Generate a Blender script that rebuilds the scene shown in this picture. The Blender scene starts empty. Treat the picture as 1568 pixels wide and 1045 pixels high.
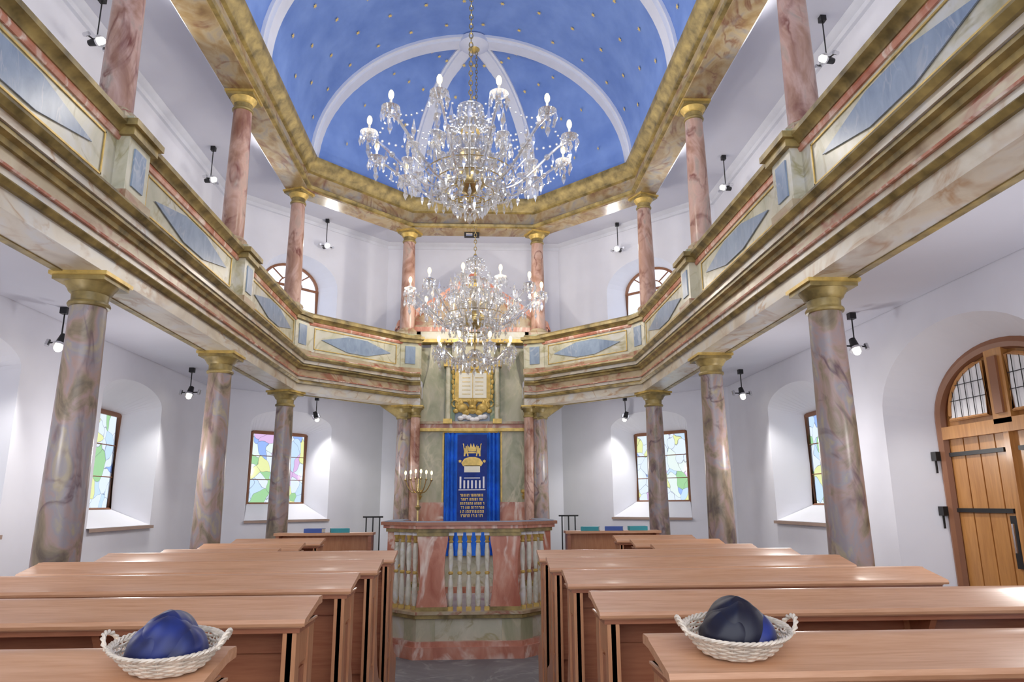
import bpy, math, random
from mathutils import Vector, Matrix
from mathutils.geometry import tessellate_polygon
random.seed(7)
S=bpy.context.scene
D1,D2,D3,D4=4.904,7.494,10.081,11.64
CX=2.625; C4=1.106; YB=-2.6   # column line, rear end
A=3.92; OC=8.994              # outer wall apothem and octagon centre
HS=A*math.tan(math.pi/8)

# ------------------------------------------------------------------ materials
def new(name):
    m=bpy.data.materials.new(name); m.use_nodes=True
    nt=m.node_tree; b=nt.nodes['Principled BSDF']; return m,nt,b
def col(c): return (c[0],c[1],c[2],1)
def pos(nt,scale=(1,1,1),rot=(0,0,0)):
    g=nt.nodes.new('ShaderNodeNewGeometry'); mp=nt.nodes.new('ShaderNodeMapping')
    mp.inputs['Scale'].default_value=scale; mp.inputs['Rotation'].default_value=rot
    nt.links.new(g.outputs['Position'],mp.inputs['Vector']); return mp.outputs[0]
def ramp(nt,fac,stops):
    r=nt.nodes.new('ShaderNodeValToRGB'); e=r.color_ramp.elements
    while len(e)>1: e.remove(e[0])
    e[0].position=stops[0][0]; e[0].color=col(stops[0][1])
    for p,c in stops[1:]:
        x=e.new(p); x.color=col(c)
    nt.links.new(fac,r.inputs[0]); return r.outputs[0]
def noise(nt,vec,scale,detail=5,dist=0.,rough=.55):
    n=nt.nodes.new('ShaderNodeTexNoise'); n.inputs['Scale'].default_value=scale
    n.inputs['Detail'].default_value=detail; n.inputs['Distortion'].default_value=dist; n.inputs['Roughness'].default_value=rough
    nt.links.new(vec,n.inputs['Vector']); return n.outputs['Fac']
def mix(nt,f,a,b,mode='MIX'):
    m=nt.nodes.new('ShaderNodeMix'); m.data_type='RGBA'; m.blend_type=mode
    if isinstance(f,(int,float)): m.inputs[0].default_value=f
    else: nt.links.new(f,m.inputs[0])
    for i,v in ((6,a),(7,b)):
        if isinstance(v,tuple): m.inputs[i].default_value=col(v)
        else: nt.links.new(v,m.inputs[i])
    return m.outputs[2]
def plain(name,c,rough=.5,metal=0.,var=.06,scale=6):
    m,nt,b=new(name); p=pos(nt); n=noise(nt,p,scale,3)
    lo=tuple(x*(1-var) for x in c); hi=tuple(min(1,x*(1+var)) for x in c)
    nt.links.new(ramp(nt,n,[(.3,lo),(.7,hi)]),b.inputs['Base Color'])
    b.inputs['Roughness'].default_value=rough; b.inputs['Metallic'].default_value=metal; return m
def marble(name,stops,vein,scale=2.5,stretch=(1,1,.5),rough=.3,vscale=1.6,vw=.05,rot=(.4,.3,.2),k_=1.):
    m,nt,b=new(name); p=pos(nt,stretch,rot)
    stops=[(a,tuple(x*k_ for x in c)) for a,c in stops]
    n=noise(nt,p,scale,6,1.2); base=ramp(nt,n,stops)
    v=noise(nt,p,vscale,4,2.2,.5)
    k=ramp(nt,v,[(.5-vw,(0,0,0)),(.5,(1,1,1)),(.5+vw,(0,0,0))])
    n2=noise(nt,p,5.,3); k2=mix(nt,1.,k,ramp(nt,n2,[(.38,(0,0,0)),(.62,(1,1,1))]),'MULTIPLY')
    nt.links.new(mix(nt,k2,base,vein),b.inputs['Base Color'])
    b.inputs['Roughness'].default_value=rough; return m
def emit(name,c,s):
    m,nt,b=new(name); nt.nodes.remove(b); e=nt.nodes.new('ShaderNodeEmission'); e.inputs[0].default_value=col(c); e.inputs[1].default_value=s
    nt.links.new(e.outputs[0],nt.nodes['Material Output'].inputs[0]); return m
def wood(name,a,b_,scale=(1.2,14,14),rough=.36,coat=.15):
    m,nt,b=new(name); p=pos(nt,scale)
    n=noise(nt,p,1.5,6,1.5); n2=noise(nt,p,8,2)
    c=ramp(nt,n,[(.3,a),(.5,tuple((x+y)/2 for x,y in zip(a,b_))),(.7,b_)])
    c=mix(nt,.3,c,ramp(nt,n2,[(.35,a),(.65,b_)]))
    nt.links.new(c,b.inputs['Base Color']); b.inputs['Roughness'].default_value=rough
    b.inputs['Coat Weight'].default_value=coat; b.inputs['Coat Roughness'].default_value=.15
    return m
M={}
M['wall']=plain('plaster_white',(.78,.79,.87),.85,0,.03,2)
M['reveal']=plain('plaster_reveal',(.84,.85,.92),.85,0,.02,2)
M['ceil']=plain('plaster_ceiling',(.72,.73,.82),.85,0,.02,1.5)
M['rib']=plain('plaster_rib',(.74,.76,.84),.7,0,.03)
m,nt,b=new('vault_blue'); p=pos(nt); n=noise(nt,p,2.2,5); nt.links.new(ramp(nt,n,[(.3,(.15,.26,.62)),(.7,(.23,.36,.74))]),b.inputs['Base Color']); b.inputs['Roughness'].default_value=.9; M['vault']=m
M['gold']=plain('gilding',(.60,.42,.12),.40,.3,.25,12)
M['star']=plain('star_gilding',(.85,.62,.18),.5,0.,.05,12)
M['olive']=plain('olive_gilding',(.29,.215,.075),.42,.10,.55,7)
M['brass']=plain('brass',(.62,.48,.22),.25,.9,.1)
M['m_low']=marble('marble_mauve_brown',[(.30,(.12,.09,.07)),(.42,(.27,.21,.14)),(.50,(.38,.26,.23)),(.58,(.30,.27,.29)),(.66,(.41,.34,.23)),(.76,(.50,.40,.37))],(.12,.07,.08),4.6,(1,1,.55),vw=.04,k_=.92)
M['m_up']=marble('marble_rose',[(.3,(.24,.11,.07)),(.44,(.42,.24,.17)),(.56,(.57,.37,.30)),(.66,(.42,.33,.27)),(.75,(.66,.54,.48))],(.20,.07,.05),3.6,vw=.045)
M['m_red']=marble('marble_red',[(.3,(.40,.12,.07)),(.5,(.56,.23,.15)),(.7,(.66,.38,.28))],(.85,.72,.62),4)
M['m_cream']=marble('marble_cream_green',[(.3,(.46,.47,.34)),(.5,(.62,.59,.45)),(.7,(.66,.66,.62))],(.40,.36,.20),2.5,(1,1,1))
M['m_bal']=marble('marble_ivory',[(.3,(.56,.55,.46)),(.5,(.72,.70,.60)),(.7,(.76,.76,.74))],(.48,.45,.33),6,(1,1,1))
M['m_green']=marble('marble_green',[(.3,(.24,.26,.15)),(.5,(.40,.39,.25)),(.7,(.52,.48,.36))],(.60,.55,.38),3)
M['m_dgreen']=marble('marble_dark_green',[(.3,(.08,.13,.08)),(.5,(.14,.22,.12)),(.7,(.22,.30,.18))],(.45,.45,.25),5)
M['m_pale']=marble('marble_pale',[(.3,(.44,.37,.28)),(.5,(.60,.54,.44)),(.7,(.56,.57,.58))],(.40,.25,.14),2.6,(1,.6,1))
M['m_brown']=marble('marble_brown',[(.3,(.26,.17,.09)),(.45,(.42,.31,.19)),(.6,(.50,.42,.27)),(.72,(.48,.38,.34))],(.32,.10,.06),2.8,(1,.5,1))
M['m_gold']=marble('marble_gold_blue',[(.28,(.30,.18,.07)),(.42,(.50,.34,.15)),(.54,(.60,.47,.28)),(.66,(.42,.38,.33)),(.76,(.36,.41,.46))],(.20,.09,.045),3.6,(1,.6,1),vw=.055,k_=.68)
M['m_blue']=marble('marble_blue_grey',[(.3,(.20,.27,.38)),(.7,(.31,.39,.50))],(.42,.46,.52),8,vw=.02)
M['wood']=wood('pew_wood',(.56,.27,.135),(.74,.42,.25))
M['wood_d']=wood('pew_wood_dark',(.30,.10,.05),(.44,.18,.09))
M['wood_v']=wood('pew_wood_vertical',(.46,.19,.085),(.60,.30,.15),(10,10,1.2))
M['doorw']=wood('door_wood',(.40,.17,.045),(.58,.28,.085),(8,8,.8),.4)
M['framew']=plain('window_frame_wood',(.28,.12,.06),.5)
M['sill']=plain('sill_stone',(.40,.29,.24),.6)
M['iron']=plain('black_iron',(.02,.02,.022),.4,.3)
M['chrome']=plain('lamp_chrome',(.7,.7,.72),.2,.9)
M['stone']=marble('stone_floor',[(.3,(.16,.15,.15)),(.7,(.26,.25,.24))],(.35,.34,.32),1.5,(1,1,1),.5)
M['bulb']=emit('lamp_glow',(1,.80,.40),3.2)
M['spot']=emit('spot_glow',(1,.93,.75),8)
M['candle']=plain('candle_ivory',(.9,.86,.75),.5)
M['white']=plain('embroidery_white',(.85,.86,.9),.6)
M['cloth']=plain('velvet_blue',(.015,.15,.70),.75,0,.3,5)
M['cloth2']=plain('velvet_navy',(.01,.035,.24),.8,0,.2,8)
M['tablet']=plain('tablet_white',(.82,.80,.70),.6)
M['wick']=plain('white_wicker',(.72,.62,.50),.6,0,.2,40)
M['book']=plain('book_blue',(.06,.12,.40),.6)
M['book2']=plain('book_teal',(.05,.35,.40),.6)
m,nt,b=new('satin_navy'); p=pos(nt); n=noise(nt,p,16,2); nt.links.new(ramp(nt,n,[(.35,(.005,.009,.065)),(.7,(.010,.025,.19))]),b.inputs['Base Color']); b.inputs['Roughness'].default_value=.45; b.inputs['Sheen Weight'].default_value=.12
M['satin']=m
m,nt,b=new('satin_black'); b.inputs['Base Color'].default_value=(.006,.006,.02,1); b.inputs['Roughness'].default_value=.45; M['satin2']=m
# crystal
m,nt,b=new('crystal'); nt.nodes.remove(b)
g=nt.nodes.new('ShaderNodeBsdfGlossy'); g.inputs['Roughness'].default_value=.05; g.inputs[0].default_value=(1,1,1,1)
t=nt.nodes.new('ShaderNodeBsdfTransparent'); t.inputs[0].default_value=(.88,.89,.91,1)
d=nt.nodes.new('ShaderNodeBsdfTranslucent'); d.inputs[0].default_value=(.95,.93,.88,1)
x=nt.nodes.new('ShaderNodeMixShader'); x.inputs[0].default_value=.5; y=nt.nodes.new('ShaderNodeMixShader'); y.inputs[0].default_value=.09
nt.links.new(t.outputs[0],x.inputs[1]); nt.links.new(g.outputs[0],x.inputs[2]); nt.links.new(x.outputs[0],y.inputs[1]); nt.links.new(d.outputs[0],y.inputs[2])
nt.links.new(y.outputs[0],nt.nodes['Material Output'].inputs[0]); M['crystal']=m
def glassmat(name,stained):
    m,nt,b=new(name); nt.nodes.remove(b); t=nt.nodes.new('ShaderNodeBsdfTransparent')
    if stained:
        p=pos(nt,(1,1,.8)); pn=nt.nodes.new('ShaderNodeTexNoise'); pn.inputs['Scale'].default_value=2.5; nt.links.new(p,pn.inputs['Vector'])
        w_=nt.nodes.new('ShaderNodeVectorMath'); w_.operation='MULTIPLY_ADD'; nt.links.new(pn.outputs['Color'],w_.inputs[0]); w_.inputs[1].default_value=(.45,.45,.45); nt.links.new(p,w_.inputs[2]); p=w_.outputs[0]
        v=nt.nodes.new('ShaderNodeTexVoronoi'); v.inputs['Scale'].default_value=5.5; nt.links.new(p,v.inputs['Vector'])
        sp=nt.nodes.new('ShaderNodeSeparateColor'); nt.links.new(v.outputs['Color'],sp.inputs[0])
        c=ramp(nt,sp.outputs[0],[(0,(.85,.93,1)),(.32,(.62,.80,1)),(.46,(.90,.92,.35)),(.58,(.35,.68,.28)),(.70,(.30,.48,.92)),(.80,(.82,.50,.80)),(.88,(.88,.97,.86))])
        c.node.color_ramp.interpolation='CONSTANT'
        v2=nt.nodes.new('ShaderNodeTexVoronoi'); v2.feature='DISTANCE_TO_EDGE'; v2.inputs['Scale'].default_value=5.5; nt.links.new(p,v2.inputs['Vector'])
        e=ramp(nt,v2.outputs['Distance'],[(0,(.22,.22,.26)),(.024,(1,1,1))])
        c=mix(nt,1.,c,e,'MULTIPLY'); c=mix(nt,.10,c,(1,1,1)); c=mix(nt,1.,c,(.42,.42,.42),'MULTIPLY'); nt.links.new(c,t.inputs[0])
    else: t.inputs[0].default_value=(.62,.68,.76,1)
    g=nt.nodes.new('ShaderNodeBsdfGlossy'); g.inputs[1].default_value=.1; x=nt.nodes.new('ShaderNodeMixShader'); x.inputs[0].default_value=.05
    nt.links.new(t.outputs[0],x.inputs[1]); nt.links.new(g.outputs[0],x.inputs[2]); nt.links.new(x.outputs[0],nt.nodes['Material Output'].inputs[0]); return m
M['stained']=glassmat('stained_glass',True); M['glass']=glassmat('clear_glass',False)

# ------------------------------------------------------------------ mesh builder
class MB:
    def __init__(s): s.v=[];s.f=[];s.fm=[];s.ms=[];s.M=Matrix.Identity(4)
    def add(s,vs,fs,mat):
        if mat not in s.ms: s.ms.append(mat)
        k=s.ms.index(mat); o=len(s.v)
        s.v+= [s.M@Vector(p) for p in vs]; s.f+=[tuple(i+o for i in f) for f in fs]; s.fm+=[k]*len(fs)
    def box(s,x0,x1,y0,y1,z0,z1,mat):
        vs=[(x,y,z) for x in(x0,x1) for y in(y0,y1) for z in(z0,z1)]
        s.add(vs,[(0,1,3,2),(4,6,7,5),(0,4,5,1),(2,3,7,6),(0,2,6,4),(1,5,7,3)],mat)
    def prism(s,pts,h0,h1,mat,axis='z',top=None):
        n=len(pts); P=lambda a,h:{'z':(a[0],a[1],h),'x':(h,a[0],a[1]),'y':(a[0],h,a[1])}[axis]
        vs=[P(a,h0) for a in pts]+[P(a,h1) for a in pts]
        s.add(vs,[(i,(i+1)%n,(i+1)%n+n,i+n) for i in range(n)]+[tuple(range(n-1,-1,-1)),tuple(range(n,2*n))],mat)
    def lathe(s,c,prof,mat,n=20,axis=None):
        vs=[];fs=[]
        for r,z in prof:
            for i in range(n):
                a=2*math.pi*i/n; vs.append((c[0]+r*math.cos(a),c[1]+r*math.sin(a),c[2]+z))
        for j in range(len(prof)-1):
            for i in range(n): fs.append((j*n+i,j*n+(i+1)%n,(j+1)*n+(i+1)%n,(j+1)*n+i))
        fs.append(tuple(range(n-1,-1,-1))); fs.append(tuple((len(prof)-1)*n+i for i in range(n)))
        s.add(vs,fs,mat)
    def tube(s,pts,r,mat,n=6,closed=False):
        pts=[Vector(p) for p in pts]; N=len(pts); vs=[];fs=[]
        rr=r if isinstance(r,(list,tuple)) else [r]*N
        for j,p in enumerate(pts):
            if closed: t=pts[(j+1)%N]-pts[j-1]
            else: t=pts[min(j+1,N-1)]-pts[max(j-1,0)]
            t.normalize(); u=t.cross(Vector((0,0,1)))
            if u.length<.05: u=t.cross(Vector((0,1,0)))
            u.normalize(); w=u.cross(t)
            for i in range(n):
                a=2*math.pi*i/n; vs.append(p+(u*math.cos(a)+w*math.sin(a))*rr[j])
        for j in range(N if closed else N-1):
            k=(j+1)%N
            for i in range(n): fs.append((j*n+i,j*n+(i+1)%n,k*n+(i+1)%n,k*n+i))
        if not closed: fs+= [tuple(range(n-1,-1,-1)),tuple((N-1)*n+i for i in range(n))]
        s.add(vs,fs,mat)
    def ball(s,c,rx,rz,mat,n=10,m=6):
        s.lathe(c,[(max(.0005,rx*math.sin(math.pi*k/m)),-rz*math.cos(math.pi*k/m)) for k in range(m+1)],mat,n)
    def drop(s,c,w,h,mat='crystal'):
        x,y,z=c; a=random.random()*3; ca,sa=math.cos(a)*w,math.sin(a)*w
        s.add([(x,y,z),(x+ca,y+sa,z-h*.62),(x-sa,y+ca,z-h*.62),(x-ca,y-sa,z-h*.62),(x+sa,y-ca,z-h*.62),(x,y,z-h)],
              [(0,1,2),(0,2,3),(0,3,4),(0,4,1),(5,2,1),(5,3,2),(5,4,3),(5,1,4)],mat)
    def build(s,name,loc=None,smooth=True,ang=32):
        me=bpy.data.meshes.new(name)
        vs=s.v if loc is None else [v-Vector(loc) for v in s.v]
        me.from_pydata([tuple(v) for v in vs],[],s.f)
        for k in s.ms: me.materials.append(M[k])
        me.polygons.foreach_set('material_index',s.fm)
        if smooth:
            me.polygons.foreach_set('use_smooth',[True]*len(s.f)); me.set_sharp_from_angle(angle=math.radians(ang))
        me.update(); o=bpy.data.objects.new(name,me); S.collection.objects.link(o)
        if loc is not None: o.location=loc
        return o

def offpath(path,n):
    out=[]
    N=len(path)
    def nr(a,b):
        d=Vector(b)-Vector(a); d.normalize(); return Vector((d.y,-d.x))
    for i in range(N):
        if i==0: q=Vector(path[0])+nr(path[0],path[1])*n
        elif i==N-1: q=Vector(path[-1])+nr(path[-2],path[-1])*n
        else:
            a=nr(path[i-1],path[i]);b=nr(path[i],path[i+1]); m=(a+b); m/= (1+a.dot(b)); q=Vector(path[i])+m*n
        out.append(q)
    return out
def sweep(mb,path,prof,mat,side=1,closed=True):
    cols=[offpath(path,n) for n,z in prof]; L=len(path); P=len(prof); vs=[]
    for i in range(L):
        for j,(n,z) in enumerate(prof): q=cols[j][i]; vs.append((q.x*side,q.y,z))
    fs=[]
    for i in range(L-1):
        for j in range(P if closed else P-1):
            k=(j+1)%P; fs.append((i*P+j,i*P+k,(i+1)*P+k,(i+1)*P+j))
    if closed: fs+=[tuple(range(P)),tuple(range((L-1)*P,L*P))]
    mb.add(vs,fs,mat)

GP=[(-CX,YB),(-CX,D3),(-C4,D4),(-.85,D4)]
RP=[(-CX,YB),(-CX,D3),(-C4,D4),(C4,D4),(CX,D3),(CX,YB)]

# ------------------------------------------------------------------ walls with openings
def outline(s,w,zb,zs,rise,n=18):
    return [(s-w/2,zb),(s+w/2,zb)]+[(s+w/2*math.cos(math.pi*i/n),zs+rise*math.sin(math.pi*i/n)) for i in range(n+1)]
win=[0]
def wall(name,O,d,nrm,L,z0,z1,holes):
    mb=MB(); P=lambda s,z,dep=0:(O[0]+d[0]*s+nrm[0]*dep,O[1]+d[1]*s+nrm[1]*dep,z)
    loops=[[Vector((0,z0,0)),Vector((L,z0,0)),Vector((L,z1,0)),Vector((0,z1,0))]]
    for h in holes: loops.append([Vector((a,b,0)) for a,b in h['in']])
    flat=[v for l in loops for v in l]
    mb.add([P(v.x,v.y) for v in flat],[tuple(t) for t in tessellate_polygon(loops)],'wall')
    for h in holes:
        a=h['in'];b=h['out'];n=len(a);dp=h['dep']
        mb.add([P(x,z) for x,z in a]+[P(x,z,dp) for x,z in b],[(i,(i+1)%n,(i+1)%n+n,i+n) for i in range(n)],'reveal')
        if h['kind']!='door':
            win[0]+=1; wb=MB(); mt='stained' if h['kind']=='low' else 'glass'
            wb.add([P(x,z,dp-.02) for x,z in b],[tuple(range(n))],mt)
            pts=[P(x,z,dp-.03) for x,z in b]
            wb.tube(pts,.03,'framew',6,True)
            xs=[x for x,z in b];zs=[z for x,z in b];xm=(min(xs)+max(xs))/2;zl,zh=min(zs),max(zs)
            if h['kind']=='low':
                wb.tube([P(xm,zl,dp-.03),P(xm,zh,dp-.03)],.014,'framew')
                for k in(1,2): wb.tube([P(min(xs),zl+(zh-zl)*k/3,dp-.03),P(max(xs),zl+(zh-zl)*k/3,dp-.03)],.007,'framew')
            else:
                zc=h['zs']
                wb.tube([P(xm,zl,dp-.03),P(xm,zc,dp-.03)],.025,'framew')
                for q in (zc,zc-.45,zc-.9): wb.tube([P(min(xs),q,dp-.03),P(max(xs),q,dp-.03)],.025 if q==zc else .015,'framew')
                w=(max(xs)-min(xs))/2
                for an in (45,90,135):
                    an=math.radians(an); wb.tube([P(xm+w*.4*math.cos(an),zc+.4*h['rise']*math.sin(an),dp-.03),P(xm+w*math.cos(an),zc+h['rise']*math.sin(an),dp-.03)],.013,'framew')
                wb.tube([P(xm+w*.42*math.cos(math.pi*i/10),zc+.42*h['rise']*math.sin(math.pi*i/10),dp-.03) for i in range(11)],.013,'framew')
            xi=[x for x,z in a]; za=min(z for x,z in a)
            vs=[P(min(xi)-.02,za-.03,-.04),P(max(xi)+.02,za-.03,-.04),P(max(xi)+.02,za+.005,-.04),P(min(xi)-.02,za+.005,-.04),
                P(min(xi),za+.005,.02),P(max(xi),za+.005,.02)]
            wb.add(vs,[(0,1,2,3),(3,2,5,4)],'sill')
            q0,q1=a[0],a[1];r0,r1=b[0],b[1]
            wb.add([P(q0[0],q0[1]+.008,0),P(q1[0],q1[1]+.008,0),P(r1[0],r1[1]+.008,dp-.03),P(r0[0],r0[1]+.008,dp-.03)],[(0,1,2,3)],'reveal')
            wb.build('window_%d'%win[0])
    return mb.build(name,smooth=False)
def low(s,dz=0): return dict(kind='low',dep=.43,**{'in':outline(s,1.45,1.36,2.78+dz,.24),'out':outline(s,.98,1.56+dz,2.68+dz,.001)})
def upw(s): return dict(kind='up',dep=.4,zs=5.28,rise=.38,**{'in':outline(s,1.4,4.2,5.28,.48),'out':outline(s,1.04,4.35,5.28,.38)})
ZT=6.46
DC=OC+HS; DY=5.45
wall('wall_left',(-A,YB),(0,1),(-1,0),DC-YB,0,ZT,[low(8.45-YB),low(5.6-YB),low(2.2-YB)])
dr=dict(kind='door',dep=.42,**{'in':outline(DY-YB,2.15,0,2.4,.66,24),'out':outline(DY-YB,1.6,0,2.3,.54,24)})
wall('wall_right',(A,YB),(0,1),(1,0),DC-YB,0,ZT,[low(8.45-YB),dr,low(2.2-YB)])
r2=math.sqrt(.5); DL=2*HS; sh=-.17
wall('wall_diagonal_left',(-A,DC),(r2,r2),(-r2,r2),DL,0,ZT,[low(DL/2+sh,.06),upw(DL/2+sh)])
wall('wall_diagonal_right',(A,DC),(-r2,r2),(r2,r2),DL,0,ZT,[low(DL/2+sh,.06),upw(DL/2+sh)])
wall('wall_back',(-HS,OC+A),(1,0),(0,1),DL,0,ZT,[])
# door : plank leaves, iron straps and an arched, glazed head
mb=MB(); X=A+.40
pts=outline(DY,1.6,0,2.3,.54,24)
mb.prism([(a,b) for a,b in pts],X,X+.06,'doorw','x')
fr=[(X-.02,a,b) for a,b in pts]
mb.tube(fr[1:]+[fr[0]],.055,'framew',8)
mb.box(X-.06,X,DY-.78,DY+.78,2.13,2.24,'doorw')
mb.box(X-.05,X,DY-.03,DY+.03,.0,2.14,'doorw')
for k in range(8):
    yy=DY-.76+k*.19; mb.box(X-.012,X,yy,yy+.175,.02,2.13,'doorw')
mb.box(X-.06,X,DY-.10,DY+.10,2.2,2.83,'doorw'); mb.box(X-.08,X-.05,DY-.045,DY+.045,2.28,2.74,'framew')
for sgn in(-1,1):
    ppl=[(DY+sgn*.14,2.29),(DY+sgn*.62,2.29)]+[(DY+sgn*(.14+.48*math.cos(t)),2.33+.40*math.sin(t)) for t in [math.pi/2*i/8 for i in range(0,9)]]
    mb.add([(X-.055,a,b) for a,b in ppl],[tuple(range(len(ppl)))],'white')
    mb.tube([(X-.055,a,b) for a,b in ppl],.018,'doorw',6,True)
    for k in range(5):
        o=.06+.085*k; hh=.04+.40*math.sqrt(max(0,1-(o/.48)**2)); mb.tube([(X-.065,DY+sgn*(.14+o),2.29),(X-.065,DY+sgn*(.14+o),2.29+hh)],.0035,'iron',5)
    for k in range(2):
        zz=.12+.13*k; mb.tube([(X-.065,DY+sgn*.14,2.33+zz),(X-.065,DY+sgn*(.14+.48*math.sqrt(1-(zz/.40)**2)),2.33+zz)],.0035,'iron',5)
for z in(.8,1.5,1.98):
    mb.box(X-.03,X-.01,DY-.74,DY-.08,z,z+.035,'iron'); mb.box(X-.03,X-.01,DY+.08,DY+.8,z,z+.035,'iron')
for z in (1.98,1.5):
    mb.box(X-.12,X-.03,DY+.80,DY+.87,z-.03,z+.05,'iron'); mb.tube([(X-.1,DY+.84,z-.03),(X-.1,DY+.84,z-.14)],.01,'iron')
mb.tube([(X-.06,DY+.07,1.42),(X-.06,DY+.07,1.2)],.012,'chrome'); mb.box(X-.035,X-.01,DY+.04,DY+.12,1.08,1.48,'iron')
mb.build('door_1')
mb=MB(); mb.box(-A-.5,A+.5,YB,OC+A+.3,-.1,0,'stone'); mb.build('floor')
mb=MB(); sweep(mb,RP,[(-.12,6.46),(-1.295,6.46),(-1.295,6.6),(-.12,6.6)],'ceil'); mb.build('ceiling')
mb=MB(); sweep(mb,RP,[(-1.295,6.34),(-1.26,6.35),(-1.25,6.40),(-1.20,6.43),(-1.18,6.459),(-1.295,6.459)],'rib'); mb.build('trim_1')
# vault
mb=MB(); RX=2.46; ZS=6.72; RZ=2.16
n=36; ys=[YB+ (D3-YB)*i/20 for i in range(21)]
vs=[(RX*math.cos(math.pi*i/n),y,ZS+RZ*math.sin(math.pi*i/n)) for y in ys for i in range(n+1)]
mb.add(vs,[(j*(n+1)+i,j*(n+1)+i+1,(j+1)*(n+1)+i+1,(j+1)*(n+1)+i) for j in range(20) for i in range(n)],'vault')
corner=[(-RX,D3),(-1.04,D4-.165),(1.04,D4-.165),(RX,D3)]
bp=[]
for a,b in zip(corner,corner[1:]):
    for i in range(8): bp.append((a[0]+(b[0]-a[0])*i/8,a[1]+(b[1]-a[1])*i/8))
bp.append(corner[-1]); q=14; vs=[]
for bx_,by_ in bp:
    for k in range(q+1):
        t=math.pi/2*k/q; vs.append((bx_*math.cos(t),D3+(by_-D3)*math.cos(t),ZS+RZ*math.sin(t)))
mb.add(vs,[(i*(q+1)+k,(i+1)*(q+1)+k,(i+1)*(q+1)+k+1,i*(q+1)+k+1) for i in range(len(bp)-1) for k in range(q)],'vault')
mb.build('vault_ceiling',ang=60)
# ribs
mb=MB()
def ribstrip(P,Wd,mat='rib',w=.13,th=.07,m=28,t0=0,t1=math.pi):
    sec=[(-w,.02),(-w,-th*.55),(-w*.72,-th*.55),(-w*.66,-th),(w*.66,-th),(w*.72,-th*.55),(w,-th*.55),(w,.02)]
    K=len(sec); vs=[]
    for i in range(m+1):
        t=t0+(t1-t0)*i/m
        for s_,rr in sec:
            c=P(t,rr); vs.append((c[0]+Wd[0]*s_,c[1]+Wd[1]*s_,c[2]))
    fs=[]
    for i in range(m):
        for j in range(K):
            b=(j+1)%K; fs.append((i*K+j,i*K+b,(i+1)*K+b,(i+1)*K+j))
    mb.add(vs,fs,mat)
for D in (D1-2.59,D1,D2,D3):
    ribstrip(lambda t,r,D=D:((RX+r)*math.cos(t),D,ZS+(RZ+r)*math.sin(t)),(0,1),w=.16,th=.08,m=44)
for cx_,cy_ in (corner[1],corner[2]):
    v=Vector((cx_,cy_-D3)); L=v.length; v/=L; pv=(-v.y,v.x)
    ribstrip(lambda t,r,v=v,L=L:(v.x*(L+r)*math.cos(t),D3+v.y*(L+r)*math.cos(t),ZS+(RZ+r)*math.sin(t)),pv,'rib',.13,.08,16,0,math.pi/2)
mb.lathe((0,D3,ZS+RZ-.16),[(.03,-.02),(.12,0),(.2,.03),(.24,.06),(.24,.14)],'rib',24)
mb.lathe((0,D3,ZS+RZ-.2),[(.01,-.02),(.06,0),(.09,.03),(.1,.05)],'gold',16)
mb.build('vault_ribs')
# stars
mb=MB()
def star(c,u,v,r):
    vs=[c]+[c+(u*math.cos(a)+v*math.sin(a))*(r if i%2==0 else r*.42) for i,a in enumerate([math.pi*2*i/12 for i in range(12)])]
    mb.add(vs,[(0,i+1,(i+1)%12+1) for i in range(12)],'star')
for j in range(24):
    y=YB+.3+j*.52
    for i in range(1,13):
        t=math.pi*(i+(.5 if j%2 else 0))/13.5
        if any(abs(y-d)<.2 for d in(D1-2.59,D1,D2,D3)) or y>D3: continue
        c=Vector(((RX-.018)*math.cos(t),y,ZS+(RZ-.018)*math.sin(t))); u=Vector((-RX*math.sin(t),0,RZ*math.cos(t))).normalized()
        star(c,u,Vector((0,1,0)),.042)
for i in (2,4,6,10,12,14,18,20,22):
    for k in (2,5,8,11):
        b=bp[i]; t=math.pi/2*k/q; f=.98
        c=Vector((b[0]*math.cos(t)*f,D3+(b[1]-D3)*math.cos(t)*f,ZS+RZ*math.sin(t)*.985))
        rad=Vector((b[0],b[1]-D3,0)).normalized(); L=Vector((b[0],b[1]-D3)).length
        u=(rad*(-L*math.sin(t))+Vector((0,0,RZ*math.cos(t)))).normalized(); star(c,u,rad.cross(Vector((0,0,1))),.038)
mb.build('ceiling_stars',smooth=False)
# ring beam
mb=MB()
sweep(mb,RP,[(-.17,6.2),(.15,6.2),(.15,6.26),(-.17,6.26)],'m_gold')
sweep(mb,RP,[(-.17,6.26),(.13,6.26),(.13,6.5),(-.17,6.5)],'m_gold')
sweep(mb,RP,[(.13,6.22),(.19,6.24),(.2,6.28),(.15,6.31),(.13,6.31)],'olive')
sweep(mb,RP,[(.13,6.5),(.17,6.52),(.19,6.57),(.25,6.62),(.27,6.68),(.27,6.73),(.1,6.73),(.1,6.5)],'olive')
sweep(mb,RP,[(-.17,6.22),(-.24,6.3),(-.24,6.455),(-.17,6.455)],'rib')
mb.build('entablature')
mb=MB(); mb.box(-.16,.10,D4-.03,D4+.05,6.12,6.199,'iron'); mb.box(-.13,-.02,D4-.035,D4-.03,6.13,6.18,'chrome'); mb.build('emergency_light')

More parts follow.
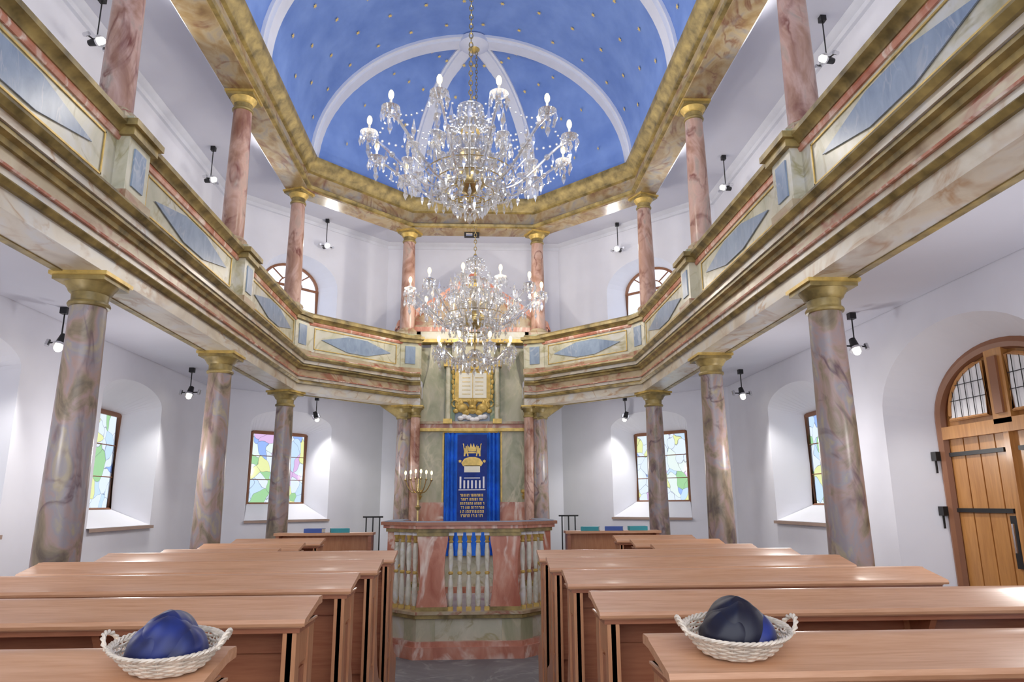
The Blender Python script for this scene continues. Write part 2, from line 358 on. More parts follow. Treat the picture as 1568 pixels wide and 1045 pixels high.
# galleries
def gallery(side):
    mb=MB(); W=lambda prof,mat,path=GP: sweep(mb,path,prof,mat,side)
    W([(-.16,3.16),(.16,3.16),(.16,3.27),(-.16,3.27)],'m_pale')
    W([(-.17,3.158),(-.16,3.152),(-.10,3.152),(-.10,3.17),(-.17,3.17)],'olive')
    W([(.1,3.27),(.185,3.27),(.21,3.295),(.185,3.32),(.1,3.33)],'olive')
    W([(-.16,3.27),(.17,3.33),(.17,3.37),(-.16,3.37)],'m_pale')
    W([(.1,3.37),(.19,3.372),(.195,3.385),(.1,3.39)],'m_red')
    W([(-.16,3.37),(.165,3.39),(.165,3.49),(-.16,3.49)],'m_brown')
    W([(.1,3.48),(.19,3.48),(.2,3.51),(.24,3.52),(.24,3.545),(.1,3.55)],'olive')
    W([(.1,3.55),(.255,3.55),(.255,3.60),(.1,3.60)],'m_pale')
    W([(.1,3.60),(.28,3.60),(.31,3.63),(.30,3.655),(.1,3.66)],'olive')
    W([(.1,3.655),(.27,3.657),(.25,3.68),(.1,3.69)],'m_red')
    W([(-.02,3.66),(.13,3.68),(.13,4.22),(-.02,4.22)],'m_cream')
    W([(.1,3.69),(.16,3.69),(.16,3.73),(.13,3.76),(.1,3.76)],'m_brown')
    W([(-.06,4.2),(.16,4.2),(.18,4.23),(.22,4.25),(.22,4.29),(.19,4.32),(-.08,4.32),(-.1,4.28),(-.06,4.25)],'olive')
    W([(.05,4.15),(.145,4.15),(.155,4.175),(.15,4.2),(.05,4.2)],'m_red')
    W([(-.15,3.33),(-1.29,3.33),(-1.29,3.6),(-.15,3.6)],'ceil')
    def bay(p,q):
        p=Vector(p);q=Vector(q); d=(q-p).normalized(); nn=Vector((d.y,-d.x)); L=(q-p).length; F=.133
        Q=lambda s,z,e=0:((p.x+d.x*s+nn.x*(F+e))*side,p.y+d.y*s+nn.y*(F+e),z)
        a,b,z0,z1=.32,L-.32,3.80,4.12
        zm=(z0+z1)/2; m_=(a+b)/2
        for (s0,s1,u0,u1) in ((a,b,z0,z0+.012),(a,b,z1-.012,z1),(a,a+.012,z0,z1),(b-.012,b,z0,z1)):
            vs=[Q(s0,u0),Q(s1,u0),Q(s1,u1),Q(s0,u1),Q(s0,u0,.008),Q(s1,u0,.008),Q(s1,u1,.008),Q(s0,u1,.008)]
            mb.add(vs,[(4,5,6,7),(0,1,5,4),(1,2,6,5),(2,3,7,6),(3,0,4,7)],'gold')
        hw=(b-a)*.42; hz=.12
        rh=[(m_-hw,zm),(m_-hw*.28,zm-hz),(m_+hw*.28,zm-hz),(m_+hw,zm),(m_+hw*.28,zm+hz),(m_-hw*.28,zm+hz)]
        mb.add([Q(s,z,.002) for s,z in rh]+[Q(s,z,.012) for s,z in rh],[tuple(range(6,12))]+[(i,(i+1)%6,(i+1)%6+6,i+6) for i in range(6)],'m_blue')
    cs=[(-CX,D1-2.59),(-CX,D1),(-CX,D2),(-CX,D3),(-C4,D4)]
    bay((-CX,D1-5.18),cs[0])
    for a,b in zip(cs,cs[1:]): bay(a,b)
    for (x,y),an in ((cs[0],0),(cs[1],0),(cs[2],0),(cs[3],-22.5),(cs[4],-67.5)):
        mb.M=Matrix.Scale(side,4,Vector((1,0,0)))@Matrix.Translation((x,y,0))@Matrix.Rotation(math.radians(an),4,'Z')
        mb.box(-.12,.22,-.16,.16,3.68,4.2,'m_cream')
        mb.box(-.12,.25,-.19,.19,3.66,3.76,'m_brown'); mb.box(-.14,.26,-.19,.19,4.18,4.24,'olive'); mb.box(-.15,.29,-.22,.22,4.24,4.29,'olive'); mb.box(-.14,.24,-.18,.18,4.29,4.33,'m_green')
        mb.box(.21,.232,-.085,.085,3.83,4.12,'m_blue')
        mb.M=Matrix.Identity(4)
    mb.M=Matrix.Scale(side,4,Vector((1,0,0)))
    mb.prism([(-1.5,3.16),(-1.05,3.16),(-1.05,2.92),(-1.2,2.95),(-1.38,3.08)],D4-.12,D4+.12,'olive','y')
    mb.M=Matrix.Identity(4)
    mb.build('gallery')
gallery(1); gallery(-1)

# columns
def column(x,y,z0,z1,rb,rt,mat,cap=.17,rot=0):
    mb=MB(); h=z1-z0
    mb.box(-rb*1.35,rb*1.35,-rb*1.35,rb*1.35,0,.05,'m_brown' if z0>1 else 'm_green')
    mb.lathe((0,0,.05),[(rb*1.3,0),(rb*1.38,.025),(rb*1.3,.05),(rb*1.08,.06),(rb*1.05,.08)],'olive' if z0<1 else 'm_brown',24)
    pr=[(rb*1.02,.12)]+[(rb+(rt-rb)*(k/10)**1.5,.13+(h-cap-.15)*k/10) for k in range(11)]
    mb.lathe((0,0,0),pr,mat,28)
    c=h-cap
    mb.lathe((0,0,c),[(rt,-.03),(rt*1.13,-.025),(rt*1.18,-.01),(rt*1.12,.005),(rt*1.0,.01),(rt*1.02,cap*.35)],'olive',28)
    mb.lathe((0,0,c+cap*.35),[(rt*1.05,0),(rt*1.2,.015),(rt*1.25,.03),(rt*1.42,cap*.3),(rt*1.5,cap*.38)],'gold' if z0>1 else 'olive',28)
    r=rt*1.52
    mb.M=Matrix.Rotation(math.radians(rot),4,'Z')
    mb.box(-r,r,-r,r,c+cap*.70,c+cap*.86,'olive'); mb.box(-r*1.1,r*1.1,-r*1.1,r*1.1,c+cap*.86,c+cap,'gold')
    o=mb.build('column'); o.location=(x,y,z0)
for s in(-1,1):
    for (x,y,rot) in ((CX,D1-2.59,0),(CX,D1,0),(CX,D2,0),(CX,D3,22.5),(C4,D4,22.5)):
        column(s*x,y,0,3.16,.148,.115,'m_low',.19,s*rot)
        column(s*x,y,4.33,6.2,.122,.10,'m_up',.18,s*rot)
    column(s*.93,D4-.02,.3,3.16,.09,.08,'m_up',.16)

# ------------------------------------------------------------------ ark
mb=MB(); Y=12.0
mb.box(-1.25,1.25,Y+.12,OC+A-.02,0,4.25,'m_green')
for s in(-1,1):
    mb.box(*sorted((s*.47,s*.88)),Y,Y+.15,.3,2.78,'m_green')
    mb.box(*sorted((s*.45,s*.92)),Y-.04,Y+.15,.3,1.62,'m_red')
    mb.box(*sorted((s*.88,s*.98)),Y+.02,Y+.15,.3,2.78,'m_red')
    mb.box(*sorted((s*.47,s*.50)),Y-.02,Y,1.0,2.78,'gold')
    mb.prism([(s*.47,2.95),(s*1.05,2.95),(s*1.05,3.2),(s*.85,3.5),(s*.75,3.9),(s*.72,4.3),(s*.47,4.3)],Y+.02,Y+.13,'m_green','y')
    mb.box(*sorted((s*.30,s*.47)),Y-.06,Y+.12,2.92,3.95,'m_dgreen')
    mb.lathe((s*.415,Y-.1,2.95),[(.05,0),(.045,.05),(.04,.88),(.04,.92)],'m_cream',14)
    mb.box(*sorted((s*.34,s*.49)),Y-.16,Y+.1,3.87,4.02,'gold'); mb.box(*sorted((s*.34,s*.49)),Y-.16,Y+.1,2.9,2.98,'gold')
    for k in range(6):   # carved, gilded scrolls down the sides of the frame
        mb.ball((s*(.325+.012*(k%2)),Y-.08,3.36+.085*k),.028,.045,'gold',8,6)
    mb.tube([(s*(.30+.05*math.sin(t)),Y-.09,3.25-.06*math.cos(t)) for t in [i*.5 for i in range(12)]],.014,'gold',6)
mb.box(-1.0,1.0,Y-.05,Y+.15,0,.3,'m_red')
mb.box(-.47,.47,Y+.0,Y+.12,.3,.8,'m_cream')
mb.box(-.98,.98,Y-.10,Y+.15,2.78,2.83,'gold'); mb.box(-.92,.92,Y-.06,Y+.15,2.83,2.9,'m_red'); mb.box(-.98,.98,Y-.12,Y+.15,2.9,2.94,'m_brown')
mb.box(-.36,.36,Y,Y+.12,2.94,4.3,'m_cream')
zt=-.04
mb.box(-.30,.30,Y-.06,Y,3.32+zt,3.87+zt,'gold'); mb.box(-.235,.235,Y-.075,Y-.05,3.38+zt,3.81+zt,'tablet')
mb.box(-.005,.005,Y-.08,Y-.05,3.38+zt,3.81+zt,'gold')
for k in range(5):
    for s in(-1,1): mb.box(s*.11-.07,s*.11+.07,Y-.079,Y-.07,3.44+zt+k*.07,3.452+zt+k*.07,'brass')
mb.box(-.36,.36,Y-.10,Y,3.87+zt,3.93+zt,'gold'); mb.prism([(-.32,3.89),(.32,3.89),(.26,3.98),(.12,4.06),(0,4.16),(-.12,4.06),(-.26,3.98)],Y-.06,Y,'gold','y')
for k in range(9): mb.ball((-.3+.075*k,Y-.07,3.91+zt),.024,.024,'gold',8,5)
for a,b_,w,h in ((-.17,3.17,.10,.08),(.17,3.17,.10,.08),(-.25,3.22,.05,.07),(.25,3.22,.05,.07),(-.11,3.10,.07,.05),(.11,3.10,.07,.05),(-.19,3.26,.035,.045),(.19,3.26,.035,.045),(0,3.13,.08,.06),(-.28,3.12,.05,.04),(.28,3.12,.05,.04)):
    mb.M=Matrix.Translation((a,Y-.07,b_))@Matrix.Scale(.6,4,Vector((0,1,0))); mb.ball((0,0,0),w,h,'gold',12,7)
    mb.M=Matrix.Identity(4)
mb.lathe((0,Y-.09,3.16),[(.06,0),(.07,.02),(.055,.05),(.085,.11),(.03,.10)],'gold',14)
for k in range(5): mb.ball((.08*math.cos(math.pi*k/4),Y-.1,3.28),.014,.02,'gold',8,5)
mb.ball((0,Y-.09,3.30),.02,.03,'gold',8,5)
for k in range(7): mb.ball((-.2+.067*k,Y-.05,3.0+.03*math.sin(k*1.4)),.055,.045,'white',10,6)
mb.box(-.29,.29,Y-.02,Y,2.94,3.12,'m_blue')
mb.box(-.95,.95,Y-.1,Y+.15,4.3,4.36,'gold'); mb.box(-.9,.9,Y-.05,Y+.15,4.36,4.5,'m_cream'); 
mb.box(-1.0,1.0,Y-.02,Y+.5,4.5,4.62,'m_brown')
mb.prism([(-1.25,4.52),(1.25,4.52),(1.25,4.6),(0,5.5),(-1.25,4.6)],Y+.1,Y+.16,'m_brown','y')
for s in(-1,1): mb.prism([(s*1.35,4.52),(s*1.3,4.68),(0,5.58),(0,5.44)],Y-.06,Y+.3,'m_red','y')
mb.box(-1.3,1.3,Y-.06,Y+.3,4.5,4.58,'m_red')
mb.lathe((0,Y+.05,4.8),[(.01,0),(.12,.02),(.16,.1),(.12,.2),(.01,.24)],'gold',16)
mb.build('torah_ark')
# curtain
mb=MB(); n=80; vs=[]
for i in range(n+1):
    x=-.46+.92*i/n; d=.035*math.sin(i*.95)+.014*math.sin(i*2.3+1); 
    if abs(x)<.27: d*=.12
    vs+=[(x,Y-.1+d,.78),(x,Y-.09+d*.8,2.0),(x,Y-.07+d*.6,2.77)]
fs=[]
for i in range(n): fs+=[(3*i,3*i+3,3*i+4,3*i+1),(3*i+1,3*i+4,3*i+5,3*i+2)]
mb.add(vs,fs,'cloth')
yy=Y-.125
mb.box(-.245,.245,yy,yy+.012,1.3,2.72,'cloth2')
mb.tube([(-.47,Y-.08,2.765),(.47,Y-.08,2.765)],.015,'gold')
def eb(x0,x1,z0,z1,mat='gold'): mb.box(x0,x1,yy-.006,yy,z0,z1,mat)
def fl(pts,mat='gold',s=1): mb.prism([(a*s,b) for a,b in pts],yy-.006,yy,mat,'y')
fl([(-.06,2.44),(.06,2.44),(.085,2.56),(.045,2.50),(.025,2.575),(0,2.51),(-.025,2.575),(-.045,2.50),(-.085,2.56)])
fl([(-.065,2.41),(.065,2.41),(.065,2.43),(-.065,2.43)])
for s in(-1,1):
    fl([(.06,2.36),(.08,2.36),(.09,2.41),(.11,2.40),(.115,2.36),(.14,2.36),(.135,2.44),(.145,2.49),(.15,2.55),(.16,2.56),(.15,2.575),(.135,2.56),(.13,2.50),(.115,2.49),(.11,2.53),(.085,2.53),(.075,2.50),(.07,2.44)],'gold',s)
fl([(-.15,2.20),(.15,2.20),(.18,2.25),(.13,2.32),(.05,2.35),(-.05,2.35),(-.13,2.32),(-.18,2.25)])
eb(-.13,.13,2.10,2.21,'tablet')
for s in(-1,1):
    for q in range(2):
        tr=[(s*.2+.03*math.sin(a+math.pi*q),2.28+.03*math.cos(a+math.pi*q)) for a in(0,2.094,4.189)]; mb.prism(tr,yy-.006-q*.001,yy,'gold','y')
for k in range(7):
    xx=-.19+k*.0633; h=.19 if k in(0,6) else .13
    eb(xx-.014,xx+.014,1.84,1.84+h,'white')
eb(-.13,.13,2.0,2.015,'white'); eb(-.22,.22,1.81,1.825,'white')
for r in range(6):
    z=1.74-r*.065; x=-.19+.01*(r%2)
    while x<.18:
        w=random.choice((.014,.02,.026)); eb(x,x+w,z,z+.012,'star'); 
        eb(x+w-.008,x+w,z-.03,z,'star')
        if random.random()<.6: eb(x,x+.008,z-.03,z-.006,'star')
        x+=w+.010+(.014 if random.random()<.25 else 0)
mb.build('torah_ark_curtain')

# candelabrum + sconce
mb=MB(); x,y,z,n,R=-.82,11.2,1.92,6,.2
mb.lathe((x,y,0),[(.14,0),(.13,.03),(.03,.08),(.02,.5),(.03,.55),(.018,.6),(.018,1.5),(.05,1.55),(.02,1.58),(.012,1.7),(.03,1.78),(.012,1.82),(.012,1.98)],'brass',16)
for k in range(n):
    t=(k/(n-1)-.5)*2; ex=x+R*t; ey=y-.06*(1-abs(t)); zt=z+.08-.03*abs(t)
    mb.tube([(x+(ex-x)*u,y+(ey-y)*u,z-.12+ (zt-z+.10)*u**2.5-.05*math.sin(math.pi*u)) for u in[i/8 for i in range(9)]],.009,'brass',6)
    mb.lathe((ex,ey,zt-.03),[(.01,0),(.028,.012),(.01,.018),(.009,.04)],'brass',10)
    mb.lathe((ex,ey,zt+.01),[(.009,0),(.009,.055)],'candle',8); mb.ball((ex,ey,zt+.095),.018,.034,'bulb',8,6)
mb.build('candelabrum')
for s in(-1,1):
    mb=MB(); mb.lathe((s*.86,11.9,1.72),[(.01,-.06),(.03,-.03),(.05,.0),(.02,.02),(.06,.06),(.055,.1)],'gold',12); mb.tube([(s*.86,11.9,1.7),(s*.84,11.965,1.68)],.012,'gold'); mb.build('wall_sconce')

# ------------------------------------------------------------------ bimah
mb=MB()
BP=[(-.94,9.6),(-.94,8.52),(-.55,8.12),(.55,8.12),(.94,8.52),(.94,9.6)]
def offpoly(P,n):
    N=len(P);out=[]
    for i in range(N):
        a,b,c=Vector(P[i-1]),Vector(P[i]),Vector(P[(i+1)%N]); d1=(b-a).normalized();d2=(c-b).normalized()
        n1=-Vector((-d1.y,d1.x));n2=-Vector((-d2.y,d2.x))
        m=(n1+n2)/(1+n1.dot(n2)); out.append(tuple(b+m*n*1.0))
    return out
def out(n):
    q=offpoly(BP,n)
    if (n>0)!=(abs(q[0][0])>.94): q=offpoly(BP,-n)
    return q
mb.prism(out(.09),0,.12,'m_red'); mb.prism(out(.06),.12,.17,'m_red')
mb.prism(out(.0),.17,.40,'m_cream'); mb.prism(out(.05),.40,.44,'olive'); mb.prism(out(.07),.44,.47,'m_brown')
for s in(-1,1):
    mb.prism([(s*.36,8.10),(s*.56,8.10),(s*.70,8.24),(s*.66,8.28),(s*.5,8.16),(s*.36,8.16)],.17,.40,'m_green')
def rim(n0,n1,z0,z1,mat):
    a,b=out(n0),out(n1); N=len(a)
    vs=[(x,y,z) for z in(z0,z1) for x,y in a]+[(x,y,z) for z in(z0,z1) for x,y in b]
    fs=[]
    for i in range(N):
        j=(i+1)%N
        if i==N-1: continue
        fs+=[(i,j,N+j,N+i),(2*N+i,2*N+j,3*N+j,3*N+i),(N+i,N+j,3*N+j,3*N+i),(i,j,2*N+j,2*N+i)]
    for i in (0,N-1): fs.append((i,N+i,3*N+i,2*N+i))
    mb.add(vs,fs,mat)
rim(.02,-.13,1.29,1.33,'olive'); rim(.05,-.15,1.33,1.365,'m_red'); rim(.08,-.18,1.365,1.40,'wood_d'); rim(.04,-.15,1.40,1.408,'m_blue')
def baluster(x,y):
    mb.box(x-.03,x+.03,y-.03,y+.03,.47,.51,'gold')
    mb.lathe((x,y,.51),[(.018,0),(.028,.03),(.033,.12),(.026,.24),(.017,.33)],'m_bal',12)
    mb.lathe((x,y,.84),[(.017,0),(.028,.01),(.028,.025),(.017,.035)],'gold',12)
    mb.lathe((x,y,.875),[(.017,0),(.026,.08),(.029,.2),(.02,.3)],'m_bal',12)
    mb.lathe((x,y,1.175),[(.018,0),(.03,.01),(.018,.03),(.03,.08)],'gold',12)
    mb.box(x-.033,x+.033,y-.033,y+.033,1.255,1.29,'white')
for k in range(5): baluster(-.2+.1*k,8.17)
for s in(-1,1):
    for k in range(4):
        t=.17+.2*k; baluster(s*(.55+.39*t-.02),8.12+.40*t+.06)
    for k in range(6): baluster(s*.88,8.7+.14*k)
    w=[(.47,.17),(.55,.165),(.7,.14),(.88,.13),(1.05,.14),(1.2,.165),(1.29,.17)]
    cx=s*.40
    mb.prism([(cx-a,z) for z,a in w]+[(cx+a,z) for z,a in w[::-1]],8.13,8.24,'m_red','y')
    mb.box(cx-.175,cx+.175,8.115,8.25,.47,.51,'olive'); mb.box(cx-.175,cx+.175,8.115,8.25,1.25,1.29,'olive')
    mb.prism([(s*.84,8.48),(s*.94,8.52),(s*.94,8.62),(s*.84,8.62)],.47,1.29,'m_red')
    mb.prism([(s*.84,9.5),(s*.94,9.5),(s*.94,9.6),(s*.84,9.6)],.47,1.29,'m_red')
mb.build('bimah')

# ------------------------------------------------------------------ pews
def pew(s,Xi,Xo,D,name='pew',ztop=1.25,seat=True):
    mb=MB(); mb.M=Matrix.Scale(s,4,Vector((1,0,0))); z=ztop
    dep=.26; drop=.045
    prof=[(D-dep,z-drop-.022),(D-dep-.004,z-drop-.012),(D-dep+.004,z-drop),(D-.07,z-.006),(D-.06,z),(D-.006,z),(D,z-.006),(D,z-.025),(D-.06,z-.027)]
    mb.prism(prof,Xi-.03,Xo+.02,'wood','x')
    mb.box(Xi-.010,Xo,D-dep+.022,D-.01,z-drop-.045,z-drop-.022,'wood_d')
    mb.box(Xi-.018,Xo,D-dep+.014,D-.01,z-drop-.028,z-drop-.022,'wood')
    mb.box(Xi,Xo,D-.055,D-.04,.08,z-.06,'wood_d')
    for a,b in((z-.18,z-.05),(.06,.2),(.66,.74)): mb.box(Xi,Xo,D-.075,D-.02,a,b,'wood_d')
    nb=max(2,int(round((Xo-Xi)/.6)))
    for k in range(nb+1):
        x=Xi+.03+(Xo-Xi-.06)*k/nb
        mb.box(x-.035,x+.035,D-.08,D-.02,.06,z-.06,'wood_v')
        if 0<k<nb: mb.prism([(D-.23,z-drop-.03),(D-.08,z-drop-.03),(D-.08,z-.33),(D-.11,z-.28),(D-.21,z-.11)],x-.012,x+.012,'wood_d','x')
    for x0,x1,xo in((Xi,Xi+.045,Xi),(Xo-.045,Xo,Xo)):
        a,b=D-.235,D+.02; zt=z-.085
        mb.box(x0+.014,x1-.014,a,b,.0,zt,'wood_v')
        mb.box(x0,x1,a,a+.055,0,zt,'wood_v'); mb.box(x0,x1,b-.055,b,0,zt,'wood_v')
        for u,v in((zt-.11,zt),(.60,.70),(0,.14)): mb.box(x0,x1,a+.055,b-.055,u,v,'wood_v')
        for u,v in((.70,zt-.11),(.14,.60)):
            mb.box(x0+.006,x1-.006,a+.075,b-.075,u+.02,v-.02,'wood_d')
        if seat: mb.prism([(D+.02,0),(D+.36,0),(D+.37,.40),(D+.39,.46),(D+.37,.52),(D+.31,.54),(D+.22,.57),(D+.13,.66),(D+.08,.80),(D+.02,.90)],x0+.004,x1-.004,'wood_v','x')
    if seat: mb.box(Xi+.04,Xo-.04,D-.02,D+.35,.42,.455,'wood')
    mb.box(Xi+.04,Xo-.04,D-.23,D-.17,.1,.13,'wood_d')
    return mb.build(name)
LD=[1.80,2.74,3.60,4.46,5.25]; RD=[2.0,2.95,3.87,4.75,5.48]
LZ,RZt=1.28,1.26
for d in [.9]+LD: pew(-1,.50,2.42,d,ztop=LZ)
for d in [1.08]+RD: pew(1,.56,2.42,d,ztop=RZt)
for d in (6.15,7.0,7.9): pew(-1,1.55,2.42,d); pew(1,1.6,2.42,d+.1)
def box_pew(x0,x1,y,zt): 
    mb=MB(); mb.box(x0,x1,y-.02,y+.02,.05,zt-.03,'wood_v'); mb.box(x0-.02,x1+.02,y-.2,y+.05,zt-.03,zt,'wood'); mb.box(x0,x0+.04,y-.18,y+.04,0,zt-.03,'wood_d'); mb.box(x1-.04,x1,y-.18,y+.04,0,zt-.03,'wood_d')
    mb.box(x0+.04,x1-.04,y-.45,y-.02,.42,.46,'wood'); mb.box(x0+.04,x0+.1,y-.43,y-.37,0,.42,'wood_d'); mb.box(x1-.1,x1-.04,y-.43,y-.37,0,.42,'wood_d'); mb.build('bench')
for s in(-1,1): box_pew(*sorted((s*1.2,s*2.35)),9.2,1.26)
def book(x,y,z,mat,rz=0,w=.11,l=.16,h=.03):
    mb=MB(); mb.M=Matrix.Translation((x,y,z))@Matrix.Rotation(rz,4,'Z')
    mb.box(-w,w,-l/2,l/2,0,.003,mat); mb.box(-w+.004,w-.004,-l/2+.004,l/2-.004,.003,h-.003,'tablet'); mb.box(-w,w,-l/2,l/2,h-.003,h,mat); mb.box(-w-.002,-w+.002,-l/2,l/2,0,h,mat)
    mb.box(-w,w,-l/2-.002,-l/2+.003,0,h,mat); mb.build('prayer_book')
for x,y,mt in((-1.9,9.1,'book'),(-1.6,9.12,'book2'),(1.5,9.1,'book2'),(1.8,9.1,'book'),(2.1,9.12,'book2')): book(x,y,1.261,mt,random.uniform(-.3,.3),h=.05)
for s in(-1,1):
    mb=MB()
    for k in range(3): mb.tube([(s*(1.38+.1*k),11.1,0),(s*(1.38+.1*k),11.1,1.40)],.010,'iron')
    mb.tube([(s*1.33,11.1,1.41),(s*1.63,11.1,1.41)],.014,'iron'); mb.build('iron_railing')

# ------------------------------------------------------------------ chandeliers
def light(x,y,z,e,r=.05,c=(1,.86,.68),name='lamp'):
    l=bpy.data.lights.new(name,'POINT'); l.energy=e; l.shadow_soft_size=r; l.color=c
    o=bpy.data.objects.new(name,l); o.location=(x,y,z); S.collection.objects.link(o); return o
def chandelier(cx,cy,zr,R,ztop,n1,low=None,ph=0,tp=0.):
    mb=MB(); mb.M=Matrix.Translation((cx,cy,0)); base=zr-.42
    z=zr+.45+tp; k=0
    while z<ztop:
        a=(k%2)*math.pi/2; mb.tube([(.02*math.cos(t)*math.cos(a),.02*math.cos(t)*math.sin(a),z+.035*math.sin(t)) for t in[2*math.pi*i/8 for i in range(8)]],.006,'brass',5,True); z+=.055;k+=1
    mb.tube([(0,0,zr-.75),(0,0,zr+.48+tp)],.012,'brass',8)
    zb=zr-.75 if low is None else zr-1.12
    mb.lathe((0,0,base),[(.03,-.14),(.1,-.1),(.15,-.04),(.16,.0),(.15,.05),(.09,.1),(.04,.14)],'brass',24)
    for zz,r in((.42+tp,.045),(.30+tp*.6,.075),(.2,.06),(.08,.08),(-.04,.05),(-.14,.07),(-.27,.05)): mb.ball((0,0,zr+zz),r,r*.9,'crystal',12,8)
    mb.lathe((0,0,zr+.02),[(.04,0),(.09,.05),(.10,.10),(.04,.12)],'gold',16)
    for zz,r in((.36+tp,.13),(.16,.19),(-.04,.2),(-.22,.26)):
        mb.lathe((0,0,zr+zz),[(.02,-.02),(r*.6,-.015),(r,.02),(r*1.02,.03),(r*.6,0),(.02,.0)],'crystal',18)
        for i in range(18):
            a=2*math.pi*i/18; mb.drop((r*math.cos(a),r*math.sin(a),zr+zz+.01),.02,.12+.04*(i%2))
    mb.ball((0,0,zb+.05),.06,.06,'crystal',12,8); mb.drop((0,0,zb),.035,.13)
    def arm(a,z0,z1,R_,lit=True):
        ca,sa=math.cos(a),math.sin(a); P=[]
        for i in range(17):
            u=i/16; r=.1+(R_-.1)*u; zz=z0+(z1-.1-z0)*(u**2.2)-.10*math.sin(math.pi*min(1,u*1.15))+.07*math.sin(2*math.pi*u)*(-.6)
            P.append((r*ca,r*sa,zz))
        P.append((R_*ca,R_*sa,z1-.06)); mb.tube(P,.014,'crystal',7)
        c=(R_*ca,R_*sa,z1-.07)
        mb.lathe(c,[(.012,-.03),(.03,-.012),(.07,.0),(.085,.018),(.083,.022),(.05,.006),(.02,.008)],'crystal',16)
        mb.lathe(c,[(.022,.008),(.034,.03),(.03,.05),(.014,.055)],'crystal',10); mb.lathe((c[0],c[1],c[2]+.05),[(.011,0),(.011,.06)],'candle',8)
        mb.ball((c[0],c[1],c[2]+.145),.026,.05,'bulb',8,6)
        for i in range(10):
            b=2*math.pi*i/10; mb.drop((c[0]+.082*math.cos(b),c[1]+.082*math.sin(b),c[2]+.01),.018,.10+.04*(i%2))
        mb.ball((c[0],c[1],c[2]-.06),.025,.025,'crystal',8,6); mb.drop((c[0],c[1],c[2]-.08),.028,.17)
        for i in (3,5,7,9,11,13):
            p=P[i]; mb.drop((p[0],p[1],p[2]-.01),.02,.13); 
        for i in (4,8,12): p=P[i]; mb.ball((p[0],p[1],p[2]),.03,.03,'crystal',8,6)
        return P,c
    def swag(p,q,sag,m,sz=.014):
        for i in range(m+1):
            u=i/m; x=[p[j]+(q[j]-p[j])*u for j in range(3)]; x[2]-=sag*4*u*(1-u); mb.ball(tuple(x),sz,sz,'crystal',6,4)
    tips=[]
    for k in range(n1):
        a=2*math.pi*(k+.5)/n1+ph; P,c=arm(a,base,zr,R); tips.append(c)
        swag((.13*math.cos(a),.13*math.sin(a),zr+.36+tp),(c[0]*.62,c[1]*.62,zr-.2),.12,12)
        swag((.16*math.cos(a),.16*math.sin(a),zr+.12),(c[0],c[1],zr-.07),.16,13)
        b=a+math.pi/n1
        for rr,dz in ((.36,.06),(.62,-.10)):
            mb.tube([(.1*math.cos(b),.1*math.sin(b),base+.02),(rr*.7*math.cos(b),rr*.7*math.sin(b),base-.05),(rr*math.cos(b),rr*math.sin(b),base+.1),(rr*1.0*math.cos(b),rr*math.sin(b),zr-.02+dz)],.010,'crystal',6)
            mb.lathe((rr*math.cos(b),rr*math.sin(b),zr-.12+dz),[(.01,0),(.06,.02),(.062,.03),(.01,.02)],'crystal',12)
            mb.drop((rr*math.cos(b),rr*math.sin(b),zr+.18+dz),.026,.22)
            for i in range(6):
                c2=b+2*math.pi*i/6; mb.drop((rr*math.cos(b)+.06*math.cos(c2),rr*math.sin(b)+.06*math.sin(c2),zr-.1+dz),.018,.13)
    for k in range(n1): swag(tips[k],tips[(k+1)%n1],.12,9,.012)
    for rr,zz,m_ in((.44,base+.02,26),(.34,base-.06,22),(.24,base-.17,16),(.15,base-.26,10)):
        for i in range(m_):
            a=2*math.pi*i/m_; mb.drop((rr*math.cos(a),rr*math.sin(a),zz+.04),.022,.15)
        mb.tube([(rr*math.cos(2*math.pi*i/20),rr*math.sin(2*math.pi*i/20),zz+.04) for i in range(20)],.006,'brass',5,True)
    if low:
        Rl,zl,nl=low
        for k in range(nl):
            a=2*math.pi*(k+.5)/nl; P,c=arm(a,zl-.1,zl,Rl); swag((.2*math.cos(a),.2*math.sin(a),base),(c[0],c[1],zl),.08,8)
        mb.tube([(0,0,zr-.7),(0,0,zb)],.012,'brass',8); mb.ball((0,0,zl-.1),.1,.08,'crystal',14,8)
    return mb.build('chandelier',loc=(cx,cy,zr))
Zv=ZS+RZ-.08
chandelier(.0,6.5,5.13,1.0,Zv+.02,12)
chandelier(.04,D3-.05,4.63,.98,ZS+RZ-.22,12,low=(.55,3.80,8),ph=.1,tp=.12)
for cx,cy,z,R in((0,6.5,5.2,1.0),(.04,D3-.05,4.7,.98)):
    for k in range(4):
        a=2*math.pi*k/4+.26; light(cx+R*math.cos(a),cy+R*math.sin(a),z+.08,33,.04,(1,.92,.80),name='chandelier_bulb')

